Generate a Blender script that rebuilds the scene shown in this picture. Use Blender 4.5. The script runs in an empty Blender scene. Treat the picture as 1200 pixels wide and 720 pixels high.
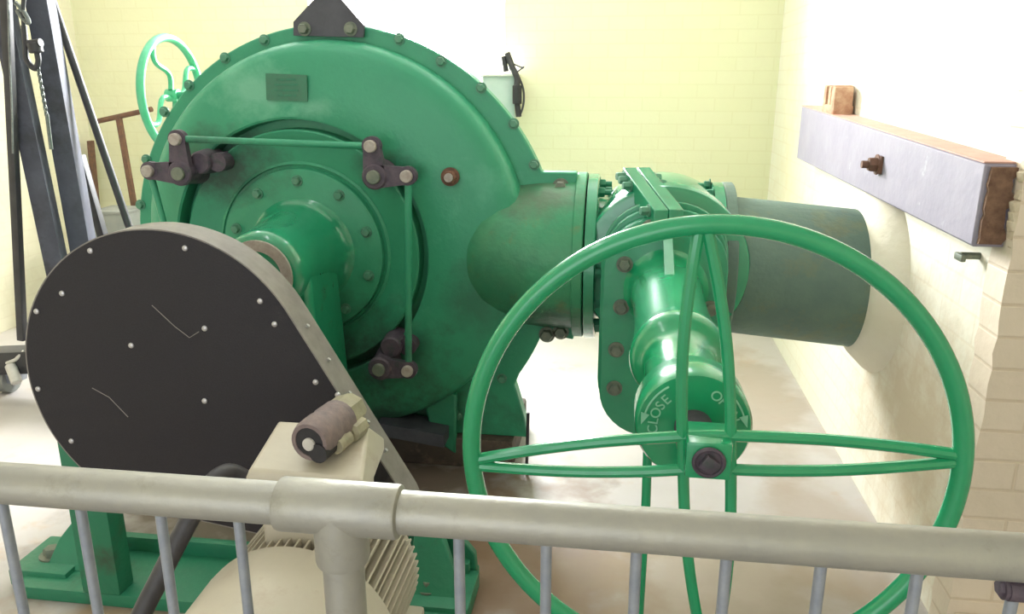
import bpy, bmesh, math, random
from mathutils import Vector, Matrix, Quaternion
random.seed(7)
S = bpy.context.scene
COL = S.collection
PI = math.pi

# ------------------------------------------------------------------ camera
EYE = 1.56; PITCH = 16.0; YAW = 7.8; FPX = 930.0
cam_d = bpy.data.cameras.new('camera'); cam = bpy.data.objects.new('camera', cam_d); COL.objects.link(cam)
cam.location = (0, 0, EYE); cam.rotation_euler = (math.radians(90-PITCH), 0, math.radians(YAW))
cam_d.sensor_width = 36; cam_d.lens = FPX/1200*36; cam_d.clip_start = 0.05
S.camera = cam

def at(px, py, axis, val):
    """point of the room seen at a photo pixel, at a known distance along one axis"""
    P = math.radians(PITCH); Y = math.radians(YAW)
    r = px-600; u = 360-py
    fw = FPX*math.cos(P)+u*math.sin(P); up = u*math.cos(P)-FPX*math.sin(P)
    d = (r*math.cos(Y)-fw*math.sin(Y), r*math.sin(Y)+fw*math.cos(Y), up)
    t = (val-(0, 0, EYE)[axis])/d[axis]
    return Vector((t*d[0], t*d[1], EYE+t*d[2]))

# ------------------------------------------------------------------ materials
def lin(c):
    return tuple((v/255/12.92 if v/255 <= .04045 else ((v/255+.055)/1.055)**2.4) for v in c)+(1,)
def mat(name, rgb, rough=.5, metal=0, rgb2=None, scale=6, amount=.5, bump=0, bscale=40, spec=.5, coat=0, rgb3=None, scale3=2.5, lo3=.58, hi3=.72):
    m = bpy.data.materials.new(name); m.use_nodes = True
    nt = m.node_tree; b = nt.nodes['Principled BSDF']
    b.inputs['Base Color'].default_value = lin(rgb); b.inputs['Roughness'].default_value = rough
    b.inputs['Metallic'].default_value = metal; b.inputs['Specular IOR Level'].default_value = spec
    b.inputs['Coat Weight'].default_value = coat; b.inputs['Coat Roughness'].default_value = .12
    tc = nt.nodes.new('ShaderNodeNewGeometry')
    out = None
    if rgb2:
        n = nt.nodes.new('ShaderNodeTexNoise'); n.inputs['Scale'].default_value = scale; n.inputs['Detail'].default_value = 6
        n.inputs['Roughness'].default_value = .65
        nt.links.new(tc.outputs['Position'], n.inputs['Vector'])
        r = nt.nodes.new('ShaderNodeValToRGB')
        r.color_ramp.elements[0].position = .5-amount*.35; r.color_ramp.elements[1].position = .5+amount*.35
        r.color_ramp.elements[0].color = lin(rgb); r.color_ramp.elements[1].color = lin(rgb2)
        nt.links.new(n.outputs['Fac'], r.inputs['Fac']); out = r.outputs['Color']
        nt.links.new(out, b.inputs['Base Color'])
    if rgb3:
        n = nt.nodes.new('ShaderNodeTexNoise'); n.inputs['Scale'].default_value = scale3; n.inputs['Detail'].default_value = 8
        n.inputs['Roughness'].default_value = .7
        nt.links.new(tc.outputs['Position'], n.inputs['Vector'])
        r = nt.nodes.new('ShaderNodeMapRange'); r.inputs['From Min'].default_value = lo3; r.inputs['From Max'].default_value = hi3
        nt.links.new(n.outputs['Fac'], r.inputs['Value'])
        mx = nt.nodes.new('ShaderNodeMix'); mx.data_type = 'RGBA'
        nt.links.new(r.outputs['Result'], mx.inputs[0])
        if out: nt.links.new(out, mx.inputs[6])
        else: mx.inputs[6].default_value = lin(rgb)
        mx.inputs[7].default_value = lin(rgb3)
        nt.links.new(mx.outputs[2], b.inputs['Base Color'])
    if bump:
        n = nt.nodes.new('ShaderNodeTexNoise'); n.inputs['Scale'].default_value = bscale; n.inputs['Detail'].default_value = 4
        nt.links.new(tc.outputs['Position'], n.inputs['Vector'])
        bp = nt.nodes.new('ShaderNodeBump'); bp.inputs['Strength'].default_value = bump; bp.inputs['Distance'].default_value = .01
        nt.links.new(n.outputs['Fac'], bp.inputs['Height']); nt.links.new(bp.outputs['Normal'], b.inputs['Normal'])
    return m

def brick_mat(name, swap, rgb, rgb2, mortar, rgb3=None, lo3=.55, hi3=.75, strength=.35):
    """painted brickwork: courses run along world X (swap False) or Y (swap True)"""
    m = bpy.data.materials.new(name); m.use_nodes = True
    nt = m.node_tree; b = nt.nodes['Principled BSDF']; b.inputs['Roughness'].default_value = .62
    g = nt.nodes.new('ShaderNodeNewGeometry'); sx = nt.nodes.new('ShaderNodeSeparateXYZ'); cx = nt.nodes.new('ShaderNodeCombineXYZ')
    nt.links.new(g.outputs['Position'], sx.inputs[0])
    nt.links.new(sx.outputs['Y' if swap else 'X'], cx.inputs['X']); nt.links.new(sx.outputs['Z'], cx.inputs['Y'])
    br = nt.nodes.new('ShaderNodeTexBrick')
    br.inputs['Scale'].default_value = 1; br.inputs['Brick Width'].default_value = .235; br.inputs['Row Height'].default_value = .085
    br.inputs['Mortar Size'].default_value = .006; br.inputs['Mortar Smooth'].default_value = .6
    br.inputs['Color1'].default_value = lin(rgb); br.inputs['Color2'].default_value = lin(rgb2); br.inputs['Mortar'].default_value = lin(mortar)
    nt.links.new(cx.outputs[0], br.inputs['Vector'])
    n = nt.nodes.new('ShaderNodeTexNoise'); n.inputs['Scale'].default_value = 3; n.inputs['Detail'].default_value = 8; n.inputs['Roughness'].default_value = .7
    nt.links.new(g.outputs['Position'], n.inputs['Vector'])
    mr = nt.nodes.new('ShaderNodeMapRange'); mr.inputs['From Min'].default_value = lo3; mr.inputs['From Max'].default_value = hi3
    nt.links.new(n.outputs['Fac'], mr.inputs['Value'])
    mx = nt.nodes.new('ShaderNodeMix'); mx.data_type = 'RGBA'
    nt.links.new(mr.outputs[0], mx.inputs[0]); nt.links.new(br.outputs['Color'], mx.inputs[6]); mx.inputs[7].default_value = lin(rgb3 or rgb)
    nt.links.new(mx.outputs[2], b.inputs['Base Color'])
    bp = nt.nodes.new('ShaderNodeBump'); bp.inputs['Strength'].default_value = strength; bp.inputs['Distance'].default_value = .006; bp.invert = True
    nt.links.new(br.outputs['Fac'], bp.inputs['Height'])
    n2 = nt.nodes.new('ShaderNodeTexNoise'); n2.inputs['Scale'].default_value = 25; n2.inputs['Detail'].default_value = 5
    nt.links.new(g.outputs['Position'], n2.inputs['Vector'])
    bp2 = nt.nodes.new('ShaderNodeBump'); bp2.inputs['Strength'].default_value = .3; bp2.inputs['Distance'].default_value = .008
    nt.links.new(n2.outputs['Fac'], bp2.inputs['Height']); nt.links.new(bp.outputs[0], bp2.inputs['Normal'])
    nt.links.new(bp2.outputs[0], b.inputs['Normal'])
    return m

M = {}
M['green'] = mat('green_paint', (48, 140, 106), .42, rgb2=(54, 148, 110), scale=5, amount=.9, bump=.12, bscale=60, rgb3=(80, 160, 128), scale3=2.6, lo3=.6, hi3=.78)
M['green_grimy'] = mat('grimy_green_paint', (30, 124, 90), .5, rgb2=(44, 116, 88), scale=7, amount=.8, bump=.2, bscale=50, rgb3=(60, 66, 52), scale3=4, lo3=.55, hi3=.75)
M['green_neck'] = mat('stained_green_paint', (46, 140, 100), .45, rgb2=(74, 142, 100), scale=8, amount=.8, bump=.15, bscale=50, rgb3=(116, 112, 66), scale3=6, lo3=.58, hi3=.8)
M['plate_green'] = mat('tarnished_green_plate', (52, 120, 90), .5, rgb2=(60, 108, 84), scale=30)
M['green_gloss'] = mat('gloss_green_paint', (28, 148, 98), .25, rgb2=(34, 154, 104), scale=10, coat=.5, bump=.04, bscale=30)
M['green_valve'] = mat('valve_green_paint', (34, 138, 100), .22, rgb2=(42, 144, 104), scale=8, coat=.8, bump=.08, bscale=45, rgb3=(52, 108, 80), scale3=5, lo3=.6, hi3=.8)
M['green_pale'] = mat('pale_green_paint', (96, 190, 150), .35, rgb2=(70, 176, 128), scale=12, coat=.2)
M['black'] = mat('black_powder_coat', (20, 17, 25), .6, rgb2=(34, 30, 39), scale=200, amount=.8, bump=.2, bscale=260, rgb3=(44, 39, 48), scale3=5, lo3=.66, hi3=.85)
M['guard_edge'] = mat('grey_guard_edge', (146, 140, 134), .5, rgb2=(116, 110, 108), scale=9)
M['crank'] = mat('oily_dark_steel', (66, 56, 70), .55, rgb2=(90, 78, 88), scale=25, bump=.2, bscale=60, rgb3=(40, 62, 54), scale3=12, lo3=.55, hi3=.7)
M['pin'] = mat('worn_bright_steel', (176, 168, 160), .5, rgb2=(150, 138, 130), scale=40)
M['rust'] = mat('rusty_iron', (120, 84, 66), .8, rgb2=(92, 70, 60), scale=30, bump=.3, bscale=60)
M['bolt_green'] = mat('painted_bolt', (66, 134, 106), .55, rgb2=(92, 132, 110), scale=30)
M['bolt_grey'] = mat('dull_grey_bolt', (124, 128, 112), .5, rgb2=(92, 104, 92), scale=30, metal=.2)
M['screw'] = mat('bright_screw', (190, 188, 190), .35, metal=.6)
M['plate_dark'] = mat('dark_steel_plate', (60, 60, 68), .5, rgb2=(74, 74, 82), scale=14)
M['galv'] = mat('galvanised_steel', (154, 153, 148), .45, metal=.45, rgb2=(170, 167, 156), scale=14, amount=.8, bump=.1, bscale=70, rgb3=(136, 134, 122), scale3=9, lo3=.58, hi3=.75)
M['galv_bar'] = mat('galvanised_bar', (136, 142, 154), .5, metal=.35, rgb2=(154, 158, 166), scale=40, bump=.1, bscale=90)
M['motor'] = mat('cream_motor_paint', (184, 175, 158), .42, rgb2=(193, 185, 167), scale=6, bump=.05, rgb3=(166, 148, 128), scale3=7, lo3=.6, hi3=.8)
M['gland'] = mat('dusty_grey_plastic', (140, 122, 118), .6, rgb2=(104, 92, 96), scale=22, bump=.3, bscale=60)
M['gland_light'] = mat('pale_brass_fitting', (168, 160, 134), .5, rgb2=(140, 134, 112), scale=24, bump=.2, bscale=70)
M['dark'] = mat('black_rubber', (34, 32, 36), .6, rgb2=(46, 44, 48), scale=30)
M['cable'] = mat('black_cable_sheath', (52, 50, 54), .5, rgb2=(64, 62, 66), scale=30)
M['white_plastic'] = mat('white_plastic', (206, 202, 196), .5, rgb2=(190, 186, 180), scale=20)
M['pipe'] = mat('weathered_grey_green_pipe', (106, 130, 114), .7, rgb2=(86, 108, 104), scale=7, amount=.9, bump=.3, bscale=45, rgb3=(118, 124, 94), scale3=5, lo3=.52, hi3=.72)
M['hoist'] = mat('dark_blue_grey_steel', (66, 66, 78), .7, rgb2=(80, 82, 96), scale=9, bump=.1, rgb3=(44, 42, 48), scale3=4, lo3=.5, hi3=.7)
M['hoist_black'] = mat('black_steel', (42, 42, 46), .5, rgb2=(54, 52, 58), scale=14)
M['chain'] = mat('dull_chain_steel', (120, 124, 120), .4, metal=.6, rgb2=(90, 96, 96), scale=50)
M['timber'] = mat('lilac_grey_painted_timber', (138, 132, 148), .6, rgb2=(148, 142, 156), scale=7, bump=.2, bscale=25, rgb3=(178, 174, 184), scale3=9, lo3=.62, hi3=.72)
M['timber_top'] = mat('pinkish_worn_timber', (206, 164, 150), .7, rgb2=(190, 150, 138), scale=12, bump=.2, bscale=30)
M['timber_end'] = mat('rotten_timber_end', (92, 66, 54), .9, rgb2=(134, 104, 84), scale=28, bump=.8, bscale=40)
M['brick_red'] = mat('broken_brick', (170, 122, 98), .9, rgb2=(206, 176, 148), scale=22, bump=.6, bscale=40)
M['mortar'] = mat('ragged_mortar', (214, 202, 180), .9, rgb2=(190, 172, 146), scale=24, bump=.7, bscale=40)
M['grey_box'] = mat('pale_grey_enamel', (172, 186, 180), .45, rgb2=(184, 196, 190), scale=8)
M['grey_low'] = mat('grey_painted_metal', (124, 126, 124), .55, rgb2=(136, 138, 132), scale=8)
M['plinth'] = mat('greasy_concrete', (86, 72, 62), .75, rgb2=(56, 48, 44), scale=9, amount=.9, bump=.5, bscale=35, rgb3=(120, 104, 86), scale3=6, lo3=.55, hi3=.75)
M['frame'] = mat('white_window_frame', (226, 224, 214), .5, rgb2=(232, 230, 220), scale=8)
M['lettering'] = mat('worn_pale_lettering', (130, 196, 164), .5, rgb2=(150, 206, 178), scale=60)
M['ceil'] = mat('white_ceiling', (236, 235, 230), .8, rgb2=(230, 229, 222), scale=3)
M['wall_back'] = brick_mat('pale_yellow_painted_brick', False, (224, 221, 188), (223, 220, 185), (220, 216, 180), rgb3=(214, 210, 180), lo3=.55, hi3=.85, strength=.04)
M['wall_left'] = brick_mat('pale_cream_painted_brick', True, (226, 219, 196), (225, 218, 194), (222, 214, 190), rgb3=(214, 206, 180), strength=.1)
M['wall_right'] = brick_mat('cream_painted_brick', True, (234, 230, 214), (233, 228, 211), (229, 222, 203), rgb3=(222, 212, 190), lo3=.56, hi3=.85, strength=.08)
M['collar'] = mat('cream_painted_mortar', (230, 224, 206), .7, rgb2=(222, 214, 192), scale=5, bump=.3, bscale=25)
M['pier'] = brick_mat('tan_painted_brick', False, (224, 209, 190), (222, 206, 187), (212, 194, 172), rgb3=(208, 194, 172), lo3=.5, hi3=.8, strength=.3)

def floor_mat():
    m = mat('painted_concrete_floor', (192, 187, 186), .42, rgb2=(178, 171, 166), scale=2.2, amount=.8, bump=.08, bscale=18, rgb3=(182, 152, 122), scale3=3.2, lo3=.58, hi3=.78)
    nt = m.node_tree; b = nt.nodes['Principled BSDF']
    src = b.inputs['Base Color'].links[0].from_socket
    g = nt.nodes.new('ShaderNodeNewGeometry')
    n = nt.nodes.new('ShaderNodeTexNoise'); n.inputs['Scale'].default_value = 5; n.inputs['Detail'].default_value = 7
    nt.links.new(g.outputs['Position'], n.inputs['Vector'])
    # oil, rust and dirt stains; first ellipse also paints the light falloff near camera
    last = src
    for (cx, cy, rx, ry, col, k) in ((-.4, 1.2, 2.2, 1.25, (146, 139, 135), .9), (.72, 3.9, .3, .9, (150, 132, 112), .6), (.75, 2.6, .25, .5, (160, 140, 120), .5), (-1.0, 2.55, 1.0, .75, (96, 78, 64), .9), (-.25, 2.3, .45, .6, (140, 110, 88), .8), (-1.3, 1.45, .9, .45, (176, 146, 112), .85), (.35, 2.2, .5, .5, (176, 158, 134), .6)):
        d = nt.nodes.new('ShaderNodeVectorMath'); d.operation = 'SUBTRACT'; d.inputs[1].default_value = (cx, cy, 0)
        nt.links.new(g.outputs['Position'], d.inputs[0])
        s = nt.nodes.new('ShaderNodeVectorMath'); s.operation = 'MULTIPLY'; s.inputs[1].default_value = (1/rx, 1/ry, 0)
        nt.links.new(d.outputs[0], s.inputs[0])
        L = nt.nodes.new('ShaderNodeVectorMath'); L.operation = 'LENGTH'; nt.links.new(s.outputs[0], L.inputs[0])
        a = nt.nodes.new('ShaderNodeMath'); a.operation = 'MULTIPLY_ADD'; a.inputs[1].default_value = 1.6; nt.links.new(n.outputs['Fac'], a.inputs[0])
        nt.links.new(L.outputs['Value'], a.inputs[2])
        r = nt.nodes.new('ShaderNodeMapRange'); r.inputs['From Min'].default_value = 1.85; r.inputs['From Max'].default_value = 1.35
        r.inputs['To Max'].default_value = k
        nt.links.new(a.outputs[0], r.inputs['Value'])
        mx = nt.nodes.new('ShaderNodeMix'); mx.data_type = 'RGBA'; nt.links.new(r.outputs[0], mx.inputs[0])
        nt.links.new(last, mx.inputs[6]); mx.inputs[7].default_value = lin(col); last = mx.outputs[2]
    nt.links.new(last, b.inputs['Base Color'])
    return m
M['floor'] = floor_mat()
def stain(m, spots, soft=.5):
    nt = m.node_tree; b = nt.nodes['Principled BSDF']; last = b.inputs['Base Color'].links[0].from_socket
    g = nt.nodes.new('ShaderNodeNewGeometry')
    n = nt.nodes.new('ShaderNodeTexNoise'); n.inputs['Scale'].default_value = 9; n.inputs['Detail'].default_value = 8; n.inputs['Roughness'].default_value = .7
    nt.links.new(g.outputs['Position'], n.inputs['Vector'])
    for (c, r, col, k) in spots:
        d = nt.nodes.new('ShaderNodeVectorMath'); d.operation = 'SUBTRACT'; d.inputs[1].default_value = c
        nt.links.new(g.outputs['Position'], d.inputs[0])
        q = nt.nodes.new('ShaderNodeVectorMath'); q.operation = 'DIVIDE'; q.inputs[1].default_value = r
        nt.links.new(d.outputs[0], q.inputs[0])
        L = nt.nodes.new('ShaderNodeVectorMath'); L.operation = 'LENGTH'; nt.links.new(q.outputs[0], L.inputs[0])
        a = nt.nodes.new('ShaderNodeMath'); a.operation = 'MULTIPLY_ADD'; a.inputs[1].default_value = 1.8
        nt.links.new(n.outputs['Fac'], a.inputs[0]); nt.links.new(L.outputs['Value'], a.inputs[2])
        mr = nt.nodes.new('ShaderNodeMapRange'); mr.inputs['From Min'].default_value = 1.9; mr.inputs['From Max'].default_value = 1.9-soft*1.6; mr.inputs['To Max'].default_value = k
        nt.links.new(a.outputs[0], mr.inputs['Value'])
        mx = nt.nodes.new('ShaderNodeMix'); mx.data_type = 'RGBA'; nt.links.new(mr.outputs[0], mx.inputs[0])
        nt.links.new(last, mx.inputs[6]); mx.inputs[7].default_value = lin(col); last = mx.outputs[2]
    nt.links.new(last, b.inputs['Base Color'])
stain(M['wall_right'], [((.97, 2.55, .45), (1, .75, .55), (206, 186, 156), .8), ((.97, 4.6, 1.1), (1, .7, .9), (222, 208, 172), .5)])
OIL = (44, 58, 50)
stain(M['green'], [((-1.50, 2.9, 1.24), (.26, 1, .17), OIL, .85), ((-.93, 2.9, .50), (.34, 1, .26), OIL, .8), ((-.87, 2.8, 1.24), (.14, 1, .1), OIL, .7),
                   ((-1.0, 2.9, .22), (.7, 1, .16), OIL, .8), ((-.5, 2.9, .75), (.2, 1, .2), OIL, .5), ((-1.36, 2.9, 1.52), (.2, 1, .12), (112, 176, 146), .8), ((-1.13, 2.9, 1.46), (.1, 1, .05), (112, 176, 146), .6)])
stain(M['green_neck'], [((-.3, 2.85, 1.14), (.2, 1, .08), (86, 92, 76), .7), ((-.25, 2.85, .66), (.25, 1, .13), OIL, .75), ((-.45, 2.85, .85), (.2, 1, .25), (40, 84, 62), .5)])
def glass_mat():
    m = bpy.data.materials.new('clear_glass'); m.use_nodes = True; nt = m.node_tree
    for n in list(nt.nodes):
        if n.type == 'BSDF_PRINCIPLED': nt.nodes.remove(n)
    t = nt.nodes.new('ShaderNodeBsdfTransparent'); gl = nt.nodes.new('ShaderNodeBsdfGlossy'); gl.inputs['Roughness'].default_value = .05
    mx = nt.nodes.new('ShaderNodeMixShader'); mx.inputs[0].default_value = .06
    nt.links.new(t.outputs[0], mx.inputs[1]); nt.links.new(gl.outputs[0], mx.inputs[2])
    nt.links.new(mx.outputs[0], nt.nodes['Material Output'].inputs[0])
    return m
M['glass'] = glass_mat()

# ------------------------------------------------------------------ mesh building
X, Y, Z = Vector((1, 0, 0)), Vector((0, 1, 0)), Vector((0, 0, 1))
def frame_of(axis):
    a = Vector(axis).normalized()
    ref = Z if abs(a.z) < .9 else X
    u = ref.cross(a).normalized(); v = a.cross(u)
    return u, v, a
class MB:
    def __init__(s): s.bm = bmesh.new()
    def box(s, c, d, rot=None, bevel=0):
        bm2 = bmesh.new(); bmesh.ops.create_cube(bm2, size=1)
        bmesh.ops.scale(bm2, vec=d, verts=bm2.verts)
        if bevel: bmesh.ops.bevel(bm2, geom=bm2.edges[:], offset=bevel, segments=2, affect='EDGES', profile=.6)
        if rot is not None: bmesh.ops.rotate(bm2, cent=(0, 0, 0), matrix=rot, verts=bm2.verts)
        bmesh.ops.translate(bm2, vec=c, verts=bm2.verts); s.merge(bm2); return s
    def beam(s, p0, p1, w, h, bevel=0, roll=0):
        """square bar from p0 to p1"""
        p0, p1 = Vector(p0), Vector(p1); u, v, a = frame_of(p1-p0)
        R = Matrix((u, v, a)).transposed() @ Matrix.Rotation(roll, 3, 'Z')
        return s.box((p0+p1)/2, (w, h, (p1-p0).length), R, bevel)
    def merge(s, bm2):
        me = bpy.data.meshes.new('tmp'); bm2.to_mesh(me); bm2.free(); s.bm.from_mesh(me); bpy.data.meshes.remove(me)
    def rings(s, loops, cap0=True, cap1=True, closed=False):
        V = [[s.bm.verts.new(p) for p in L] for L in loops]
        n = len(loops[0]); m = len(loops)
        for i in range(m if closed else m-1):
            A, B = V[i], V[(i+1) % m]
            for j in range(n):
                k = (j+1) % n
                try: s.bm.faces.new((A[j], A[k], B[k], B[j]))
                except ValueError: pass
        if not closed:
            if cap0: s.bm.faces.new(V[0][::-1])
            if cap1: s.bm.faces.new(V[-1])
        return s
    def lathe(s, prof, origin, axis, seg=48, closed=False):
        """profile of (radius, height[, (du, dv) centre shift in world]) along axis"""
        u, v, a = frame_of(axis); o = Vector(origin); L = []
        for p in prof:
            c = o + a*p[1] + (Vector(p[2]) if len(p) > 2 else Vector())
            L.append([c + (u*math.cos(t)+v*math.sin(t))*max(p[0], 1e-4) for t in (2*PI*i/seg for i in range(seg))])
        return s.rings(L, closed=closed)
    def cyl(s, p0, p1, r0, r1=None, seg=24, bev=0):
        p0, p1 = Vector(p0), Vector(p1); h = (p1-p0).length; r1 = r0 if r1 is None else r1
        pr = [(r0, 0), (r1, h)] if not bev else [(r0-bev, 0), (r0, bev), (r1, h-bev), (r1-bev, h)]
        return s.lathe(pr, p0, p1-p0, seg)
    def ring(s, origin, axis, r_in, r_out, h, seg=48):
        return s.lathe([(r_in, 0), (r_out, 0), (r_out, h), (r_in, h)], origin, axis, seg, closed=True)
    def tube(s, pts, r, seg=12, closed=False, flat=1.0):
        P = [Vector(p) for p in pts]; n = len(P); L = []
        def tan(i):
            if closed: return (P[(i+1) % n]-P[i-1]).normalized()
            return (P[min(i+1, n-1)]-P[max(i-1, 0)]).normalized()
        u, v, a = frame_of(tan(0))
        for i in range(n):
            t = tan(i); q = a.rotation_difference(t); u = q @ u; v = q @ v; a = t
            rr = r[i] if isinstance(r, (list, tuple)) else r
            L.append([P[i]+(u*math.cos(w)+v*math.sin(w)*flat)*rr for w in (2*PI*j/seg for j in range(seg))])
        return s.rings(L, closed=closed)
    def torus(s, c, axis, R, r, seg=72, tseg=14):
        u, v, a = frame_of(axis); c = Vector(c)
        L = []
        for i in range(seg):
            t = 2*PI*i/seg; d = u*math.cos(t)+v*math.sin(t)
            L.append([c+d*(R+r*math.cos(w))+a*r*math.sin(w) for w in (2*PI*j/tseg for j in range(tseg))])
        return s.rings(L, closed=True)
    def prism(s, poly, vec):
        p0 = [Vector(p) for p in poly]; vec = Vector(vec)
        return s.rings([p0, [p+vec for p in p0]])
    def hexa(s, c, axis, r, h, washer=True):
        u, v, a = frame_of(axis); c = Vector(c)
        if washer: s.cyl(c, c+a*.004, r*1.35, seg=18)
        s.lathe([(r, 0), (r, h*.8), (r*.86, h)], c, axis, 6)
        return s
    def build(s, name, m, parent=None, sharp=35, bevel=None):
        bm = s.bm
        bmesh.ops.recalc_face_normals(bm, faces=bm.faces)
        off = root_loc(parent) if parent else Vector()
        bmesh.ops.translate(bm, vec=-off, verts=bm.verts)
        for f in bm.faces: f.smooth = True
        for e in bm.edges:
            if len(e.link_faces) == 2 and e.calc_face_angle(0) > math.radians(sharp): e.smooth = False
        me = bpy.data.meshes.new(name); bm.to_mesh(me); bm.free()
        o = bpy.data.objects.new(name, me); COL.objects.link(o)
        for mm in (m if isinstance(m, list) else [m]): me.materials.append(mm)
        if parent: o.parent = parent
        if bevel:
            b = o.modifiers.new('bevel', 'BEVEL'); b.width = bevel; b.segments = 2; b.limit_method = 'ANGLE'; b.angle_limit = math.radians(40)
        return o
def root_loc(o):
    v = Vector()
    while o: v += o.location; o = o.parent
    return v
def thing(name, loc, label, cat, group=None):
    o = bpy.data.objects.new(name, None); COL.objects.link(o); o.location = loc; o.empty_display_size = .1
    return tag(o, label, cat, group)
def tag(o, label, cat, group=None):
    o['label'] = label; o['category'] = cat
    if group: o['group'] = group
    return o
def struct(name, mb, m):
    o = mb.build(name, m); o['kind'] = 'structure'; return o
def copies(proto_mb, name, m, parent, pts):
    """one part built at the world origin, repeated at each point"""
    first = None
    for p in pts:
        if first is None:
            first = proto_mb.build(name, m); o = first
        else:
            o = first.copy(); COL.objects.link(o)
        o.parent = parent; o.location = Vector(p)-root_loc(parent)
def arc(c, R, a0, a1, n, y):
    return [Vector((c[0]+R*math.cos(math.radians(a0+(a1-a0)*i/n)), y, c[1]+R*math.sin(math.radians(a0+(a1-a0)*i/n)))) for i in range(n+1)]

# ------------------------------------------------------------------ the room
XR, XL, YB, YF, ZC = .975, -3.9, 5.5, -2.6, 3.3
XN = 2.0
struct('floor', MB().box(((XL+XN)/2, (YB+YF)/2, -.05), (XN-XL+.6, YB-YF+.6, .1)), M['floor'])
struct('ceiling', MB().box(((XL+XN)/2, (YB+YF)/2, ZC+.05), (XN-XL+.6, YB-YF+.6, .1)), M['ceil'])
struct('wall_right', MB().box((XR+.15, (YB+.3+2.16)/2, ZC/2), (.3, YB+.3-2.16, ZC)), M['wall_right'])
struct('wall_right', MB().box((XN+.15, (2.05+YF)/2, ZC/2), (.3, 2.05-YF+.6, ZC)), M['wall_right'])
struct('wall_left', MB().box((XL-.15, (YB+YF)/2, ZC/2), (.3, YB-YF+.6, ZC)), M['wall_left'])
WX0, WX1, WZ0, WZ1 = -2.15, -.80, 1.50, 2.95
def holed(y0, y1, x0, x1, z0, z1, xr):
    b = MB(); yc = (y0+y1)/2; d = y1-y0
    b.box(((XL+x0)/2, yc, ZC/2), (x0-XL, d, ZC)); b.box(((x1+xr)/2, yc, ZC/2), (xr-x1, d, ZC))
    b.box(((x0+x1)/2, yc, (ZC+z1)/2), (x1-x0, d, ZC-z1))
    if z0 > 0: b.box(((x0+x1)/2, yc, z0/2), (x1-x0, d, z0))
    return b
struct('wall_back', holed(YB, YB+.3, WX0, WX1, WZ0, WZ1, XR), M['wall_back'])
DX0, DX1, DZ1 = -3.0, .3, 2.7
struct('wall_front', holed(YF-.3, YF, DX0, DX1, 0, DZ1, XN), M['wall_back'])
wf = MB(); t = .05; yy = YB+.22
wf.box(((WX0+WX1)/2, yy, WZ0+t/2), (WX1-WX0, .07, t)).box(((WX0+WX1)/2, yy, WZ1-t/2), (WX1-WX0, .07, t))
wf.box((WX0+t/2, yy, (WZ0+WZ1)/2), (t, .07, WZ1-WZ0)).box((WX1-t/2, yy, (WZ0+WZ1)/2), (t, .07, WZ1-WZ0))
wfo = struct('window_1', wf, M['frame'])
MB().box(((WX0+WX1)/2, yy, (WZ0+WZ1)/2), (WX1-WX0-.1, .006, WZ1-WZ0-.1)).build('pane', M['glass'], wfo)

# brick pier at the near end of the right wall, with its ragged mortar edge
pw = MB()
edge = []
zz = -.0
while zz < ZC:
    edge.append((.952+random.uniform(-.0035, .0035), zz)); zz += .0425
edge.append((.952, ZC))
pw.prism([(x, 2.05, z) for x, z in edge]+[(XN+.3, 2.05, ZC), (XN+.3, 2.05, 0)], (0, .11, 0))
struct('trim_1', pw, M['pier'])
struct('trim_2', MB().box((1.48, 1.985, .065), (1.03, .13, .13), bevel=.012), M['pier'])
# plinth under the pump
pl = MB().box((-1.115, 3.19, .065), (1.43, .48, .13), bevel=.015)
struct('trim_3', pl, M['plinth'])

# ------------------------------------------------------------------ the pump
pump = thing('centrifugal_pump', (-1.1, 3.1, .13), 'large round green cast iron pump casing with bolted rim and link rods', 'pump')
CC, CR = (-1.1, .893), .866
a0 = math.degrees(math.asin((1.225-CC[1])/CR)); a1 = 360-math.degrees(math.asin((CC[1]-.41)/CR))
poly = arc(CC, CR, a0, 213, 70, 3.0)
poly += [Vector((p[0], 3.0, p[1])) for p in ((-1.80, .36), (-1.86, .13), (-.345, .13), (-.36, .22), (-.40, .36))]
poly += arc(CC, CR, a1-360, -21.5, 8, 3.0)
poly += [Vector((p[0], 3.0, p[1])) for p in ((-.25, .58), (-.165, .565), (-.165, 1.225))]
fl = MB().prism(poly, (0, .07, 0))
fl.build('casing_rim', M['green'], pump, bevel=.006)
SC = Vector((-1.213, 0, .918)); D = Vector((-1.108, 0, .938)); dS = SC-D
def sh(k): return tuple(dS*k)
dish = MB()
prof = [(.766, 0), (.764, .045), (.757, .072), (.743, .092), (.72, .104), (.68, .112, sh(.2)), (.6, .122, sh(.6)), (.51, .137, sh(1)), (.502, .133, sh(1)), (.498, .065, sh(1)), (.468, .065, sh(1)), (.464, .125, sh(1)), (.458, .13, sh(1)), (.35, .10, sh(1)), (.2, .09, sh(1))]
dish.lathe(prof, (D.x, 3.0, D.z), (0, -1, 0), 96)
dish.lathe([(.7, 0), (.69, .08), (.6, .16), (.3, .2)], (D.x, 3.07, D.z), (0, 1, 0), 64)
dish.build('casing', M['green'], pump)
# outlet nozzle with its bulge
nz = MB()
nz.lathe([(.01, -.17), (.09, -.16), (.16, -.135), (.215, -.09), (.25, -.04), (.272, .02), (.287, .09), (.296, .17), (.3, .26), (.3, .34)], (-.47, 3.085, .90), X, 64)
nz.build('outlet_nozzle', M['green_neck'], pump, sharp=50)
MB().cyl((-.168, 3.1, .89), (-.128, 3.1, .89), .325, seg=64, bev=.004).build('outlet_flange', M['green_neck'], pump)
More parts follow.
